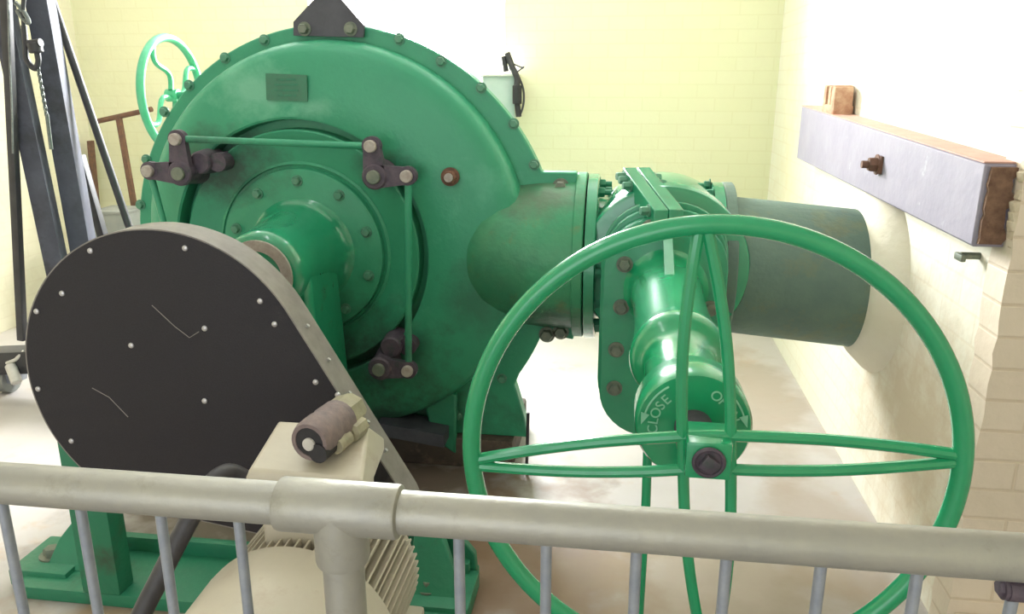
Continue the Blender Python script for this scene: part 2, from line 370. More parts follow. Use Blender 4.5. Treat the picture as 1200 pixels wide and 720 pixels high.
# seal plate, bearing bracket, shaft
sp = MB(); yF = 2.91
sp.lathe([(.345, 0), (.345, .012), (.335, .016), (.33, .004), (.322, .004), (.318, .03), (.31, .035), (.05, .035)], (SC.x, yF, SC.z), (0, -1, 0), 72)
sp.build('seal_plate', M['green'], pump)
bb = MB()
bb.lathe([(.217, 0), (.204, .008), (.19, .02), (.178, .037), (.169, .06), (.163, .095), (.158, .15), (.156, .2), (.153, .30), (.15, .36), (.135, .385), (.118, .39)], (SC.x, yF-.03, SC.z), (0, -1, 0), 56)
bb.build('bearing_bracket', M['green_valve'], pump, sharp=70)
MB().ring((SC.x, yF-.418, SC.z), (0, -1, 0), .085, .122, .012).build('collar', M['pin'], pump)
wb = MB()
wb.prism([(SC.x-.14, 2.85, SC.z-.0), (SC.x+.15, 2.85, SC.z-.0), (SC.x+.165, 2.85, .6), (SC.x+.19, 2.85, .0), (SC.x-.24, 2.85, .0), (SC.x-.2, 2.85, .6)], (0, -.3, 0))
wb.build('bearing_pedestal', M['green_valve'], pump, bevel=.025)
MB().cyl((SC.x, 2.55, SC.z), (SC.x, 1.93, SC.z), .055).build('shaft', M['pin'], pump)
# bolts
hb = MB().hexa((0, 0, 0), (0, -1, 0), .0155, .018)
rp = [tuple(at(px, py, 1, 3.0)) for px, py in ((264, 68), (222, 100), (193, 131), (172, 187), (165, 240), (310, 47), (468, 46), (517, 72), (564, 103), (602, 145), (626, 193))]
rp += [(CC[0]+.822*math.cos(math.radians(a)), 3.0, CC[1]+.822*math.sin(math.radians(a))) for a in (-38, -47, -56)]
copies(hb, 'rim_bolt', M['bolt_green'], pump, rp)
copies(MB().hexa((0, 0, 0), (0, -1, 0), .024, .03), 'neck_bolt', M['bolt_grey'], pump, [(-.225, 2.995, 1.172), (-.2, 2.995, 1.14), (-.27, 2.995, .585), (-.215, 2.995, .6)])
copies(MB().hexa((0, 0, 0), (0, -1, 0), .016, .02), 'seal_bolt', M['bolt_green'], pump,
       [(SC.x+.275*math.cos(math.radians(a)), yF-.035, SC.z+.275*math.sin(math.radians(a))) for a in range(18, 378, 36)])
copies(MB().hexa((0, 0, 0), (0, -1, 0), .018, .022), 'cover_bolt', M['bolt_grey'], pump,
       [(SC.x+.42*math.cos(math.radians(a)), 2.91, SC.z+.42*math.sin(math.radians(a))) for a in (4, 88, 60, 124, 330, 172)])
# lifting plate on the crown
lp = MB()
c0 = at(346, 42, 1, 2.985); c1 = at(427, 44, 1, 2.985)
tri = [c0, c1, at(428, 30, 1, 2.985), at(394, -9, 1, 2.985), at(378, -9, 1, 2.985), at(346, 26, 1, 2.985)]
lp.prism(tri, (0, -.018, 0))
lpo = lp.build('lifting_plate', M['plate_dark'], pump); lpo['label'] = 'dark pointed lifting plate on the crown'
for p in ((357, 34), (411, 34)):
    b = MB().hexa(at(p[0], p[1], 1, 2.967), (0, -1, 0), .019, .024).build('plate_bolt', M['bolt_grey'], lpo)
# name plate with raised frame and worn relief
npl = MB(); q = [at(312, 86, 1, 2.873), at(360, 88, 1, 2.873), at(361, 119, 1, 2.873), at(313, 117, 1, 2.873)]
npl.prism(q, (0, -.006, 0))
npo = npl.build('name_plate', M['plate_green'], pump)
cen = sum(q, Vector())/4
for k in (-.028, -.010, .010, .028):
    MB().box((cen.x, cen.y-.0065, cen.z+k), (.1-abs(k), .003, .007)).build('relief_bar', M['green_grimy'], npo)
# casing drain plug
pg = MB(); pc = at(528, 207, 1, 2.875)
pg.cyl(pc, pc-Y*.014, .034, seg=20).lathe([(.026, 0), (.026, .016), (.022, .02)], pc-Y*.012, (0, -1, 0), 6)
pgo = pg.build('casing_plug', M['rust'], pump); pgo['label'] = 'rusty hexagonal plug'
MB().cyl(pc-Y*.03, pc-Y*.042, .016, seg=16).build('plug_square', M['pin'], pgo)

# guide vane linkage: three bell cranks joined by rods
YP = 2.76
def crank(pivot, ends, hub_dir=None):
    pv = at(*pivot, 1, YP); m = MB()
    m.cyl(pv+Y*.02, pv-Y*.02, .046, seg=24, bev=.006)
    m.cyl(pv+Y*.13, pv+Y*.02, .055, .042, seg=24)
    E_ = []
    for e in ends:
        ev = at(*e, 1, YP); E_.append(ev)
        d = (ev-pv).normalized(); n = Vector((-d.z, 0, d.x))
        m.prism([pv+n*.042+Y*.013, pv-n*.042+Y*.013, ev-n*.03+Y*.013, ev+n*.03+Y*.013], (0, -.026, 0))
        m.cyl(ev+Y*.014, ev-Y*.014, .034, seg=20)
    if len(E_) == 2:
        m.prism([pv+Y*.012, E_[0]*.5+pv*.5+Y*.012, E_[1]*.5+pv*.5+Y*.012], (0, -.024, 0))
    if hub_dir:
        h = at(*hub_dir, 1, YP+.06); m.cyl(h+Y*.09, h-Y*.03, .05, .042, seg=20, bev=.006); m.cyl(h+X*.06+Y*.08, h+X*.06-Y*.01, .035, seg=20)
    co = m.build('bell_crank', M['crank'], pump); co['label'] = 'oily dark bell crank'
    k = MB(); k.cyl(pv-Y*.018, pv-Y*.035, .025, seg=20, bev=.003); k.build('pivot_pin', M['bolt_grey'], co)
    for ev in E_:
        MB().cyl(ev-Y*.012, ev-Y*.034, .022, seg=20, bev=.003).build('rod_pin', M['pin'], co)
    return pv, E_
p1, e1 = crank((213, 203), [(209, 163), (177, 200)], (238, 190))
p2, e2 = crank((440, 207), [(436, 171), (478, 206)])
p3, e3 = crank((446, 431), [(479, 433)], (460, 405))
def rod(a, b, r=.0125, name='link_rod'):
    MB().tube([a, a*.5+b*.5, b], r, 12).build(name, M['green'], pump)
rod(e1[0]+Y*.0+X*.03-Z*.0, e2[0]-X*.03)
rod(e2[1]-Z*.03, e3[0]+Z*.03, .0135)
rod(e1[1]-Z*.03, at(192, 262, 1, YP), .012)
# grey steel foot rail under the casing
fr = MB(); fr.prism([at(442, 496, 1, 2.84), at(520, 511, 1, 2.84), at(520, 525, 1, 2.84), at(440, 510, 1, 2.84)], (0, .14, 0))
fr.build('foot_rail', M['plate_dark'], pump)
ff = MB(); ff.prism([(-.78, 2.98, .36), (-.63, 2.98, .33), (-.64, 2.98, .06), (-.74, 2.98, .13)], (0, -.04, 0)); ff.build('casing_foot', M['green_grimy'], pump, bevel=.01)

# ------------------------------------------------------------------ machine bed
bed = thing('machine_bed', (-1.15, 2.06, 0), 'green fabricated steel bed bolted to the floor under the black guard', 'machine base')
b = MB()
b.box((-1.12, 2.06, .022), (1.42, .31, .044), bevel=.006)
b.box((-1.12, 2.15, .065), (1.38, .03, .06), bevel=.004)
b.build('bed_plate', M['green_grimy'], bed)
for (x, s) in ((-1.70, -1), (-.53, 1)):
    g = MB()
    g.prism([(x-.07*s, 2.0, .044), (x+.09*s, 2.0, .044), (x+.07*s, 2.05, .12), (x+.02*s, 2.12, .2), (x-.07*s, 2.16, .235)], (0, .035, 0))
    if s > 0:
        g.prism([(x-.12, 2.165, .04), (x+.12, 2.165, .04), (x+.115, 2.165, .11), (x+.06, 2.165, .18), (x-.03, 2.165, .225), (x-.12, 2.165, .24)], (0, .03, 0))
    g.build('gusset', M['green_grimy'], bed, bevel=.004)
lug = MB().box((-1.79, 2.06, .03), (.2, .2, .06), bevel=.008); lug.build('fixing_lug', M['green_grimy'], bed)
lug = MB().box((-.5, 2.06, .03), (.2, .2, .06), bevel=.008); lug.build('fixing_lug', M['green_grimy'], bed)
for p in ((-1.80, 2.05, .06), (-.54, 2.05, .06)):
    MB().cyl((p[0], p[1], p[2]), (p[0], p[1], p[2]+.006), .04, seg=20).hexa(p, Z, .026, .03).build('anchor_bolt', M['bolt_grey'], bed)

# ------------------------------------------------------------------ belt guard
gd = thing('belt_guard', (-1.1, 1.87, .044), 'black teardrop sheet metal drive belt guard in front of the pump', 'belt guard')
BC, BR = Vector((-1.157, .805)), .397
SM, SR = Vector((-.64, .445)), .125
d = SM-BC; L = d.length; base = math.atan2(d.y, d.x); off = math.acos((BR-SR)/L)
def outline(y, k=0):
    A0 = math.degrees(base+off); A1 = math.degrees(base-off)+360
    o = arc(BC, BR+k, A0, A1, 90, y); o += arc(SM, SR+k, A1-360, A0, 30, y)
    return o
g = MB().prism(outline(1.80), (0, .004, 0)); face = g.build('face_plate', M['black'], gd, bevel=.003)
g = MB(); g.rings([outline(1.801, .003), outline(1.90, .003), outline(1.90, -.006), outline(1.801, -.006)], closed=True)
ro = g.build('side_band', M['guard_edge'], gd); ro['label'] = 'grey side band of the guard'
MB().prism(outline(1.896, -.008), (0, .004, 0)).build('back_plate', M['black'], gd)
sc = MB().lathe([(.0075, 0), (.007, .003), (.003, .005)], (0, 0, 0), (0, -1, 0), 14)
copies(sc, 'screw', M['screw'], gd, [at(px, py, 1, 1.80) for px, py in ((106, 294), (217, 291), (73, 344), (43, 365), (154, 405), (322, 380), (305, 353), (45, 456), (84, 517), (240, 470), (370, 448), (396, 463), (240, 385))])
for P in (((178, 358), (205, 383), (222, 396), (233, 389)), ((108, 455), (128, 466), (150, 489))):
    MB().tube([at(px, py, 1, 1.7995) for px, py in P], .0011, 6).build('scratch', M['guard_edge'], gd)
bs = MB().cyl((0, 0, 0), (.4e-2, 0, .5e-2), .005, seg=10)
u2 = Vector((math.cos(base+off), 0, math.sin(base+off)))
cp = []
for k in (.1, .28, .46, .62, .78):
    p = BC.lerp(SM, k); r = BR+(SR-BR)*k
    cp.append(Vector((p.x, 1.845, p.y))+u2*(r+.003))
copies(bs, 'band_rivet', M['screw'], gd, cp)

po = MB().box((-1.53, 1.94, .40), (.125, .075, .712), bevel=.008).build('support_post', M['green_grimy'], gd); po['label'] = 'green support post'

# ------------------------------------------------------------------ motor
mo = thing('electric_motor', (-.62, 1.4, 0), 'cream finned electric motor with terminal box behind the railing', 'motor')
MX, MZ, MR = -.62, .462, .205
cw = MB()
cw.lathe([(.05, -.02), (.06, 0), (.14, .004), (.175, .02), (.198, .05), (.208, .09), (.212, .26), (.21, .285), (.2, .29), (.1, .29)], (MX, 1.02, MZ), Y, 72)
cw.build('fan_cowl', M['motor'], mo)
body = MB().cyl((MX, 1.29, MZ), (MX, 1.60, MZ), .165, seg=48)
body.cyl((MX, 1.59, MZ), (MX, 1.66, MZ), .15, .12, seg=48).cyl((MX, 1.65, MZ), (MX, 1.80, MZ), .035)
body.build('stator_body', M['motor'], mo)
fin = []
for i in range(60):
    a = 2*PI*i/60
    if math.sin(a) > .93 : hh = (1.3, 1.42)
    else: hh = (1.3, 1.57)
    if -1 <= math.sin(a) < -.9: continue
    dd = Vector((math.cos(a), 0, math.sin(a))); nn = Vector((-math.sin(a), 0, math.cos(a)))*.003
    r1 = .2 if math.sin(a) > .5 else .186
    m = MB(); c = Vector((MX, hh[0], MZ))
    m.prism([c+dd*.16+nn, c+dd*r1+nn*.7, c+dd*r1-nn*.7, c+dd*.16-nn], (0, hh[1]-hh[0], 0)); fin.append(m)
f_all = MB()
for m in fin: f_all.merge(m.bm)
f_all.build('cooling_fins', M['motor'], mo)
tb = MB()
lo = [Vector((-.70, 1.35, .62)), Vector((-.50, 1.35, .62)), Vector((-.52, 1.54, .62)), Vector((-.71, 1.54, .62))]
tb.rings([lo, [Vector((p.x, p.y, .76)) for p in lo]])
tb.build('terminal_box', M['motor'], mo, bevel=.01)
ld = MB()
l0 = [Vector((-.72, 1.34, .765)), Vector((-.472, 1.34, .765)), Vector((-.50, 1.56, .765)), Vector((-.745, 1.56, .765))]
l1 = [Vector((-.712, 1.345, .815)), Vector((-.482, 1.345, .81)), Vector((-.522, 1.52, .84)), Vector((-.725, 1.52, .84))]
ld.rings([l0, [p+Z*.03 for p in l0], l1]); ldo = ld.build('terminal_lid', M['motor'], mo, bevel=.006)
# cable gland lying on the lid
gp0 = at(362, 519, 2, .872); gp1 = at(416, 476, 2, .872)
ga = (gp1-gp0).normalized(); gl_len = (gp1-gp0).length
gm = MB()
gm.lathe([(.026, .012), (.031, .0), (.039, 0), (.043, .012), (.044, .05), (.041, .07), (.044, .08), (.043, gl_len*.62), (.036, gl_len*.66)], gp0, ga, 24)
gm.build('cable_gland', M['gland'], mo)
gm = MB(); gm.lathe([(.034, gl_len*.6), (.041, gl_len*.63), (.041, gl_len*.85), (.034, gl_len*.95), (.01, gl_len)], gp0, ga, 8)
side = ga.cross(Z).normalized()
gm.lathe([(.014, 0), (.022, .006), (.022, .05), (.012, .058)], gp0+ga*gl_len*.5+side*.035-Z*.02, ga, 8)
gm.cyl(gp0+ga*gl_len*.2+side*.036-Z*.022, gp0+ga*gl_len*.45+side*.036-Z*.022, .016, seg=14)
gm.build('gland_nut', M['gland_light'], mo)
MB().cyl(gp0+ga*.002, gp0+ga*.01, .031, seg=20).cyl(gp0+side*.02-Z*.02-ga*.004, gp0+side*.02-Z*.02+ga*.05, .02, seg=14).build('gland_mouth', M['dark'], mo)
MB().cyl(gp0-ga*.006-Z*.004, gp0+ga*.008-Z*.004, .0135, seg=16, bev=.003).build('gland_plug', M['white_plastic'], mo)
for sx in (-1, 1):
    MB().box((MX+sx*.13, 1.5, .15), (.09, .3, .30), bevel=.01).build('motor_foot', M['motor'], mo)
cb = thing('power_cable', (-.95, 1.2, 0), 'thick black power cable sagging from the motor terminal box to the floor', 'cable')
pts = [Vector((-.722, 1.42, .72)), at(276, 556, 1, 1.40), at(258, 558, 1, 1.37), at(243, 574, 1, 1.34), at(224, 606, 1, 1.31), at(203, 646, 1, 1.28), at(184, 684, 1, 1.25), at(168, 716, 1, 1.22), at(150, 760, 1, 1.19)]
last = pts[-1]; pts += [last+Vector((-.03, -.03, -.12)), Vector((last.x-.05, last.y-.06, .1)), Vector((last.x-.08, last.y-.12, .035)), Vector((last.x-.2, last.y-.35, .022))]
def smooth_path(P, n=6):
    out = []
    for i in range(len(P)-1):
        p0, p1, p2, p3 = P[max(i-1, 0)], P[i], P[i+1], P[min(i+2, len(P)-1)]
        for k in range(n):
            t = k/n; out.append(.5*((2*p1)+(p2-p0)*t+(2*p0-5*p1+4*p2-p3)*t*t+(3*p1-p0-3*p2+p3)*t**3))
    return out+[P[-1]]
MB().tube(smooth_path(pts), .0195, 16).build('cable', M['cable'], cb)

# ------------------------------------------------------------------ gate valve and discharge pipe
VX, VY, VZ = .165, 3.1, .885
gv = thing('gate_valve', (VX, 3.1, 0), 'green gate valve lying on its side with a big spoked handwheel facing out', 'valve')
v = MB()
v.lathe([(.325, 0), (.325, .036), (.318, .04), (.24, .044), (.235, .08), (.28, .11), (.29, .16), (.29, .34), (.28, .39), (.24, .425), (.24, .46), (.30, .463), (.30, .50)], (-.122, VY, VZ), X, 64)
v.build('valve_body', M['green_valve'], gv)
ds = MB().lathe([(.302, -.26), (.302, .155), (.296, .165), (.28, .17), (.05, .17)], (VX, 3.0, VZ+.018), (0, -1, 0), 64); ds.build('body_dome', M['green_valve'], gv)
def stadium(x0, x1, z0, z1, y, r):
    P = []
    for cx, cz, s0 in ((x1-r, z1-r, 0), (x0+r, z1-r, 90), (x0+r, z0+r, 180), (x1-r, z0+r, 270)):
        for i in range(9):
            a = math.radians(s0+90*i/8); P.append(Vector((cx+r*math.cos(a), y, cz+r*math.sin(a))))
    return P
bf = MB().prism(stadium(-.06, .38, .305, 1.155, 2.80, .19), (0, -.025, 0)); bf.build('body_flange', M['green_valve'], gv, bevel=.005)
bf = MB().prism(stadium(-.055, .375, .31, 1.135, 2.765, .18), (0, -.03, 0)); bf.build('body_flange', M['green_valve'], gv, bevel=.005)
bf = MB().prism(stadium(-.05, .37, .315, 1.11, 2.725, .17), (0, -.045, 0)); bf.build('bonnet_flange', M['green_valve'], gv, bevel=.005)
neckb = MB().prism(stadium(-.02, .34, .36, 1.05, 3.0, .15), (0, -.3, 0)); neckb.build('body_neck', M['green_valve'], gv)
# rib pair across the top of the body
r0, r1 = at(784, 246, 1, 2.67), at(746, 196, 1, 2.97)
rb = MB(); dv = (r1-r0).normalized(); sv = Vector((dv.y, -dv.x, 0)).normalized()
for k in (-1, 1):
    c = sv*.027*k
    rb.prism([r0+c-sv*.025, r0+c+sv*.025, r0+c+sv*.025-Z*.07, r0+c-sv*.025-Z*.07], r1-r0)
rb.build('body_rib', M['green_valve'], gv, bevel=.003)
for (t_, k) in ((.72, -1), (.86, -1), (.95, -1), (.15, -1), (.75, 1), (.9, 1)):
    p = r0.lerp(r1, t_)-Z*.025+sv*.052*k
    MB().hexa(p, sv*k, .016, .03).build('rib_bolt', M['bolt_green'], gv)
# bonnet with collar and neck
bn = MB()
bn.lathe([(.15, 0), (.135, .012), (.12, .04), (.113, .12), (.11, .4), (.113, .6), (.12, .66), (.126, .68), (.128, .70), (.124, .72), (.112, .735), (.098, .745), (.088, .77), (.083, .82), (.082, 1.0), (.088, 1.02)], (VX, 2.685, VZ-.02), (0, -1, 0), 56)
bn.build('bonnet', M['green_gloss'], gv)
MB().prism([(VX-.02, 2.69, 1.09), (VX-.02, 2.69, .95), (VX-.02, 2.42, .965), (VX-.02, 2.62, 1.05)], (.03, 0, 0)).build('bonnet_rib', M['green_valve'], gv)
for px, py in ((732, 310), (728, 360), (722, 410), (720, 455), (832, 362), (762, 267)):
    p = at(px, py, 1, 2.68)
    if p.x < -.03: p.x = -.03
    MB().hexa(p, (0, -1, 0), .021, .026).build('bonnet_bolt', M['bolt_grey'], gv)
for a in (60, 85, 110, 35, 150, 180, 205, 232, 262, 300):
    for (x, ax) in ((-.085, X), (.34, -X)):
        p = Vector((x, VY+.285*math.cos(math.radians(a)), VZ+.285*math.sin(math.radians(a))))
        if ax is X and False: continue
        MB().cyl(p, p+Vector(ax)*.05, .011, seg=10).hexa(p+Vector(ax)*.002, ax, .02, .024).build('flange_bolt', M['green_grimy'], gv)
# gear head disc with worn cast lettering
GY = 1.555; GC = Vector((.19, GY, .772)); GR = .121
GC = Vector((.168, GY, .864))
MB().lathe([(.086, .15), (.098, .13), (.112, .118), (GR, .105), (GR, .012), (GR-.006, .0), (.02, 0)], GC, Y, 64).build('gear_head', M['green_gloss'], gv)
MB().cyl(GC+Z*.0, GC-Y*.09, .04, seg=24).build('spindle', M['crank'], gv)
def letter(ch, ang_deg, rad, size):
    cu = bpy.data.curves.new('t', 'FONT'); cu.body = ch; cu.size = size; cu.extrude = .0012; cu.align_x = 'CENTER'; cu.align_y = 'CENTER'
    to = bpy.data.objects.new('t', cu); COL.objects.link(to)
    bpy.context.view_layer.update()
    me = bpy.data.meshes.new_from_object(to.evaluated_get(bpy.context.evaluated_depsgraph_get()))
    bpy.data.objects.remove(to); bpy.data.curves.remove(cu)
    bmx = bmesh.new(); bmx.from_mesh(me); bpy.data.meshes.remove(me)
    a = math.radians(ang_deg)
    # letters lie in XZ, tops outwards, read clockwise
    R = Matrix.Rotation(a-PI/2, 4, 'Z'); U = Matrix.Rotation(PI/2, 4, 'X')
    for vv in bmx.verts:
        w = R @ vv.co; vv.co = Vector((w.x, -w.z, w.y)) + GC + Vector((rad*math.cos(a), -.0015, rad*math.sin(a)))
    return bmx
def word(w, angs):
    m = MB()
    for ch_, a_ in zip(w, angs): m.merge(letter(ch_, a_, .083, .030))
    o = m.build('cast_lettering', M['lettering'], gv); o['label'] = 'pale cast word '+w
word('CLOSE', (186, 173, 160, 147, 135)); word('OPEN', (60, 47, 33, 20))
def arrow(a0, a1):
    lt = MB()
    P = arc((GC.x, GC.z), .104, a0, a1, 10, GY-.002)
    lt.tube(P, .0022, 6)
    e = P[-1]; dr = (P[-1]-P[-2]).normalized(); rr = Vector((-dr.z, 0, dr.x))
    lt.prism([e+dr*.026, e+rr*.009, e-rr*.009], (0, -.002, 0))
    lt.build('cast_arrow', M['lettering'], gv)
arrow(122, 165); arrow(48, 18)
MB().tube([at(759, 530, 1, 1.62), at(757, 590, 1, 1.62), Vector((at(757, 590, 1, 1.62).x-.005, 1.62, 0))], .0105, 12).build('support_leg', M['green_gloss'], gv)
# the big handwheel
WY = 1.42; WC = Vector((.182, WY, .857)); WR = .458
hw = MB().torus(WC, Y, WR, .0185, 128, 18).build('handwheel', M['green_gloss'], gv); hw['label'] = 'glossy green wheel rim'
HB = at(828, 530, 1, WY)
def spoke(p0, p1, o):
    P = [p0]; n = 10
    mid = HB+o
    for s in (.25, .5, .75): P.append(p0.lerp(mid, s)+o*.3*math.sin(s*PI))
    P.append(mid)
    for s in (.25, .5, .75): P.append(mid.lerp(p1, s)+o*.3*math.sin(s*PI))
    P.append(p1)
    MB().tube(smooth_path(P, 4), .0115, 10).build('spoke', M['green_gloss'], hw)
TW = math.radians(4.5); WZ, WXd = Vector((-math.sin(TW), 0, math.cos(TW))), Vector((math.cos(TW), 0, math.sin(TW)))
top, bot, lef, rig = WC+WZ*WR, WC-WZ*WR, WC-WXd*WR, WC+WXd*WR
spoke(top-X*.006, bot-X*.006, -X*.0445); spoke(top+X*.006, bot+X*.006, X*.0445)
spoke(lef+Z*.006, rig+Z*.006, Z*.034); spoke(lef-Z*.006, rig-Z*.006, -Z*.036)
h = MB().box(HB+Y*.01-Z*.0, (.085, .1, .075), bevel=.006); h.build('hub', M['green_gloss'], hw)
h = MB().cyl(HB-Y*.035, HB-Y*.046, .026, seg=24); h.torus(HB-Y*.045, Y, .027, .0045, 24, 8)
h.box(HB-Y*.05, (.028, .018, .028), Matrix.Rotation(.6, 3, 'Y'), .002); h.build('hub_nut', M['crank'], hw)

struct('trim_4', MB().lathe([(.2, -.03), (.268, -.025), (.30, .0), (.35, .05), (.37, .1)], (.905, VY, VZ-.055), X, 56), M['collar'])
dp = thing('discharge_pipe', (.65, 3.1, 0), 'wide weathered grey green pipe running from the valve into the right wall', 'pipe')
MB().cyl((.40, VY, VZ-.015), (.93, VY, VZ-.06), .262, seg=72).build('pipe_barrel', M['pipe'], dp)
MB().cyl((.379, VY, VZ), (.42, VY, VZ), .30, seg=64, bev=.004).build('pipe_flange', M['pipe'], dp)

# ------------------------------------------------------------------ suction pipe and the rear valve
rv = thing('rear_valve', (-1.6, 3.78, 0), 'pale green handwheel with wavy spokes behind the upper left rim of the pump', 'valve')
RW = Vector((-2.2, 3.775, 1.485))
rw = MB().torus(RW, X, .27, .0195, 64, 12).build('handwheel', M['green_pale'], rv)
for k in range(4):
    a = math.radians(62+90*k); P = []
    for i in range(9):
        s = i/8; r_ = .03+(.262-.03)*s; w = .035*math.sin(s*2*PI); 
        P.append(RW+Vector((0, -(r_*math.cos(a)-w*math.sin(a)), r_*math.sin(a)+w*math.cos(a))))
    MB().tube(smooth_path(P, 3), .0125, 10).build('spoke', M['green_pale'], rw)
MB().cyl(RW-X*.03, RW+X*.03, .03, seg=20).build('hub', M['green_pale'], rw)
MB().cyl(RW, (-1.62, RW.y, RW.z), .018).build('spindle', M['green'], rv)
MB().box((-1.58, RW.y, 1.5), (.12, .14, .16), bevel=.02).build('gear_box', M['green'], rv)
MB().cyl((-1.58, RW.y, 0), (-1.58, RW.y, 1.45), .05).build('pedestal', M['green'], rv)

# ------------------------------------------------------------------ railing in the foreground
gr = thing('guard_rail', (-.1, .757, 0), 'grey galvanised tubular railing across the foreground', 'railing')
RY, RZ = .757, 1.10
MB().cyl((-1.5, RY, RZ), (.9, RY, RZ), .0243, seg=40).build('top_rail', M['galv'], gr)
MB().cyl((-1.5, RY, .12), (.9, RY, .12), .0213, seg=24).build('bottom_rail', M['galv'], gr)
TX = -.298
te = MB(); te.lathe([(.0255, 0), (.0295, .002), (.0305, .005), (.0305, .137), (.0295, .14), (.0255, .142)], (TX-.071, RY, RZ), X, 40)
te.lathe([(.0305, 0), (.0305, .062), (.0295, .066), (.0255, .068)], (TX, RY, RZ), -Z, 40)
te.build('tee_fitting', M['galv'], gr)
MB().cyl((TX, RY, 0), (TX, RY, RZ-.05), .0235, seg=32).build('post', M['galv'], gr)
bx = [-1.02, -.92, -.82, -.719, -.617, -.516, -.42, -.163, -.066, .031, .125, .221, .316, .41, .51, .61]
for x in bx:
    MB().cyl((x, RY, .12), (x, RY, RZ-.01), .0062, seg=14).build('baluster', M['galv_bar'], gr)
for x in (-1.47, .87): MB().cyl((x, RY, 0), (x, RY, RZ), .0235, seg=24).build('post', M['galv'], gr)
MB().cyl((.402, RY-.002, RZ-.036), (.424, RY-.002, RZ-.036), .012, seg=14).hexa((.402, RY, RZ-.036), -X, .009, .008).build('clip', M['crank'], gr)

# ------------------------------------------------------------------ beam on the right wall
wbm = thing('wall_beam', (.93, 3.15, 1.16), 'long lilac grey timber beam bolted along the sunlit right wall', 'beam')
q = [(.88, 2.1, 1.155), (.88, 4.25, 1.175), (.88, 4.25, 1.432), (.88, 2.1, 1.362)]
MB().prism(q, (.09, 0, 0)).build('beam', M['timber'], wbm, bevel=.006)
to = MB().prism([(.879, 2.105, 1.363), (.879, 4.245, 1.4325), (.879, 4.245, 1.4365), (.879, 2.105, 1.367)], (.092, 0, 0)).build('beam_top', M['timber_top'], wbm); to['label'] = 'pinkish worn upper face of the beam'
en = MB(); n = 14; pts2 = []
for i in range(n): pts2.append(Vector((.888+random.uniform(0, .006), 2.098, 1.165+.19*i/(n-1))))
for i in range(n): pts2.append(Vector((.955+random.uniform(-.02, .006), 2.098, 1.355-.19*i/(n-1))))
en.prism(pts2, (0, -.012, 0)); eo = en.build('beam_end', M['timber_end'], wbm); eo['label'] = 'dark rotten end grain'
bp_ = at(1031, 193, 0, .88)
m = MB().box(bp_-X*.004, (.01, .07, .06), bevel=.003).hexa(bp_-X*.008, -X, .026, .03, True).cyl(bp_-X*.03, bp_-X*.06, .013, seg=12)
m.build('beam_bolt', M['rust'], wbm)
bk = MB()
for i in range(4):
    bk.box((.93+random.uniform(-.008, .008), 3.66+.052*i, 1.418+.055+random.uniform(-.008, .005)), (.08, .045, .12), Matrix.Rotation(random.uniform(-.08, .08), 3, 'X'), .01)
bk.box((.925, 3.74, 1.435), (.085, .2, .04), bevel=.008)
tag(bk.build('brick', M['brick_red']), 'broken reddish brick lump sitting on the far end of the wall beam', 'brick')
rg = MB()
for i in range(9):
    rg.box((.966+random.uniform(-.01, .01), 2.066, 1.17+.024*i), (.03+random.uniform(0, .016), .03, .026), Matrix.Rotation(random.uniform(-.3, .3), 3, 'Y'), .006)
tag(rg.build('mortar_fillet', M['mortar']), 'ragged pale mortar strip between the beam end and the brick pier', 'mortar')
hk = at(1139, 300, 0, .955)
m = MB().cyl(hk+X*.02, hk-X*.03, .01, seg=12).box(hk-X*.03-Z*.004, (.014, .05, .02), bevel=.004)
tag(m.build('wall_hook', M['bolt_grey']), 'small grey iron stub in the white wall just below the beam', 'hook')

# ------------------------------------------------------------------ lifting frame on the left
GYY = 3.5
gf = thing('hoist_frame', (-2.8, GYY, 0), 'dark blue grey steel lifting frame standing at the left edge', 'lifting frame')
def two(pxa, pxb, y, ext_dn, ext_up):
    a, b_ = at(*pxa, 1, y), at(*pxb, 1, y); d_ = (a-b_).normalized()
    return b_-d_*ext_dn, a+d_*ext_up
a, b_ = two((14, 60), (65, 303), GYY-.04, .42, .95); MB().beam(a, b_, .085, .085, .006, .3).build('leg', M['hoist'], gf)
a, b_ = two((47, 0), (98, 290), GYY+.1, .42, .74); MB().beam(a, b_, .13, .095, .006, .35).build('leg', M['hoist'], gf)
a, b_ = two((7, 0), (25, 372), GYY-.12, .12, .7); MB().beam(a, b_, .035, .035, .003).build('tie_bar', M['hoist_black'], gf)
a, b_ = two((61, 0), (150, 262), GYY+.2, .55, .62); MB().cyl(a, b_, .019, seg=16).build('brace', M['hoist_black'], gf)
a, b_ = two((100, 205), (118, 268), GYY+.25, .6, .1); MB().beam(a, b_, .04, .04, .003).build('brace', M['hoist_black'], gf)
fa = at(-40, 424, 1, GYY-.05); fb = at(28, 404, 1, GYY-.05)
MB().beam(fa, Vector((fb.x+.9, GYY-.05, fb.z+.0)), .13, .12, .01).build('foot_beam', M['hoist_black'], gf)
MB().beam((-4.0+.12, GYY, 2.62), (-2.2, GYY, 2.62), .12, .12, .006).build('top_beam', M['hoist'], gf)
# castor under the foot beam
cc = at(22, 446, 1, 3.5)
m = MB().cyl((cc.x-.06, 3.46, .07), (cc.x-.0, 3.46, .07), .07, seg=24); m.build('castor_wheel', M['grey_low'], gf)
m = MB().prism([(cc.x-.1, 3.42, .2), (cc.x+.09, 3.42, .2), (cc.x+.05, 3.42, .06), (cc.x-.06, 3.42, .06)], (0, .08, 0)); m.build('castor_fork', M['galv_bar'], gf)
m = MB().cyl(at(12, 428, 1, 3.38), at(20, 449, 1, 3.34), .026, seg=16, bev=.004); m.build('brake_lever', M['white_plastic'], gf)
m = MB().tube([at(8, 426, 1, 3.38), at(18, 422, 1, 3.38), at(28, 412, 1, 3.4)], .009, 8); m.build('brake_bar', M['white_plastic'], gf)
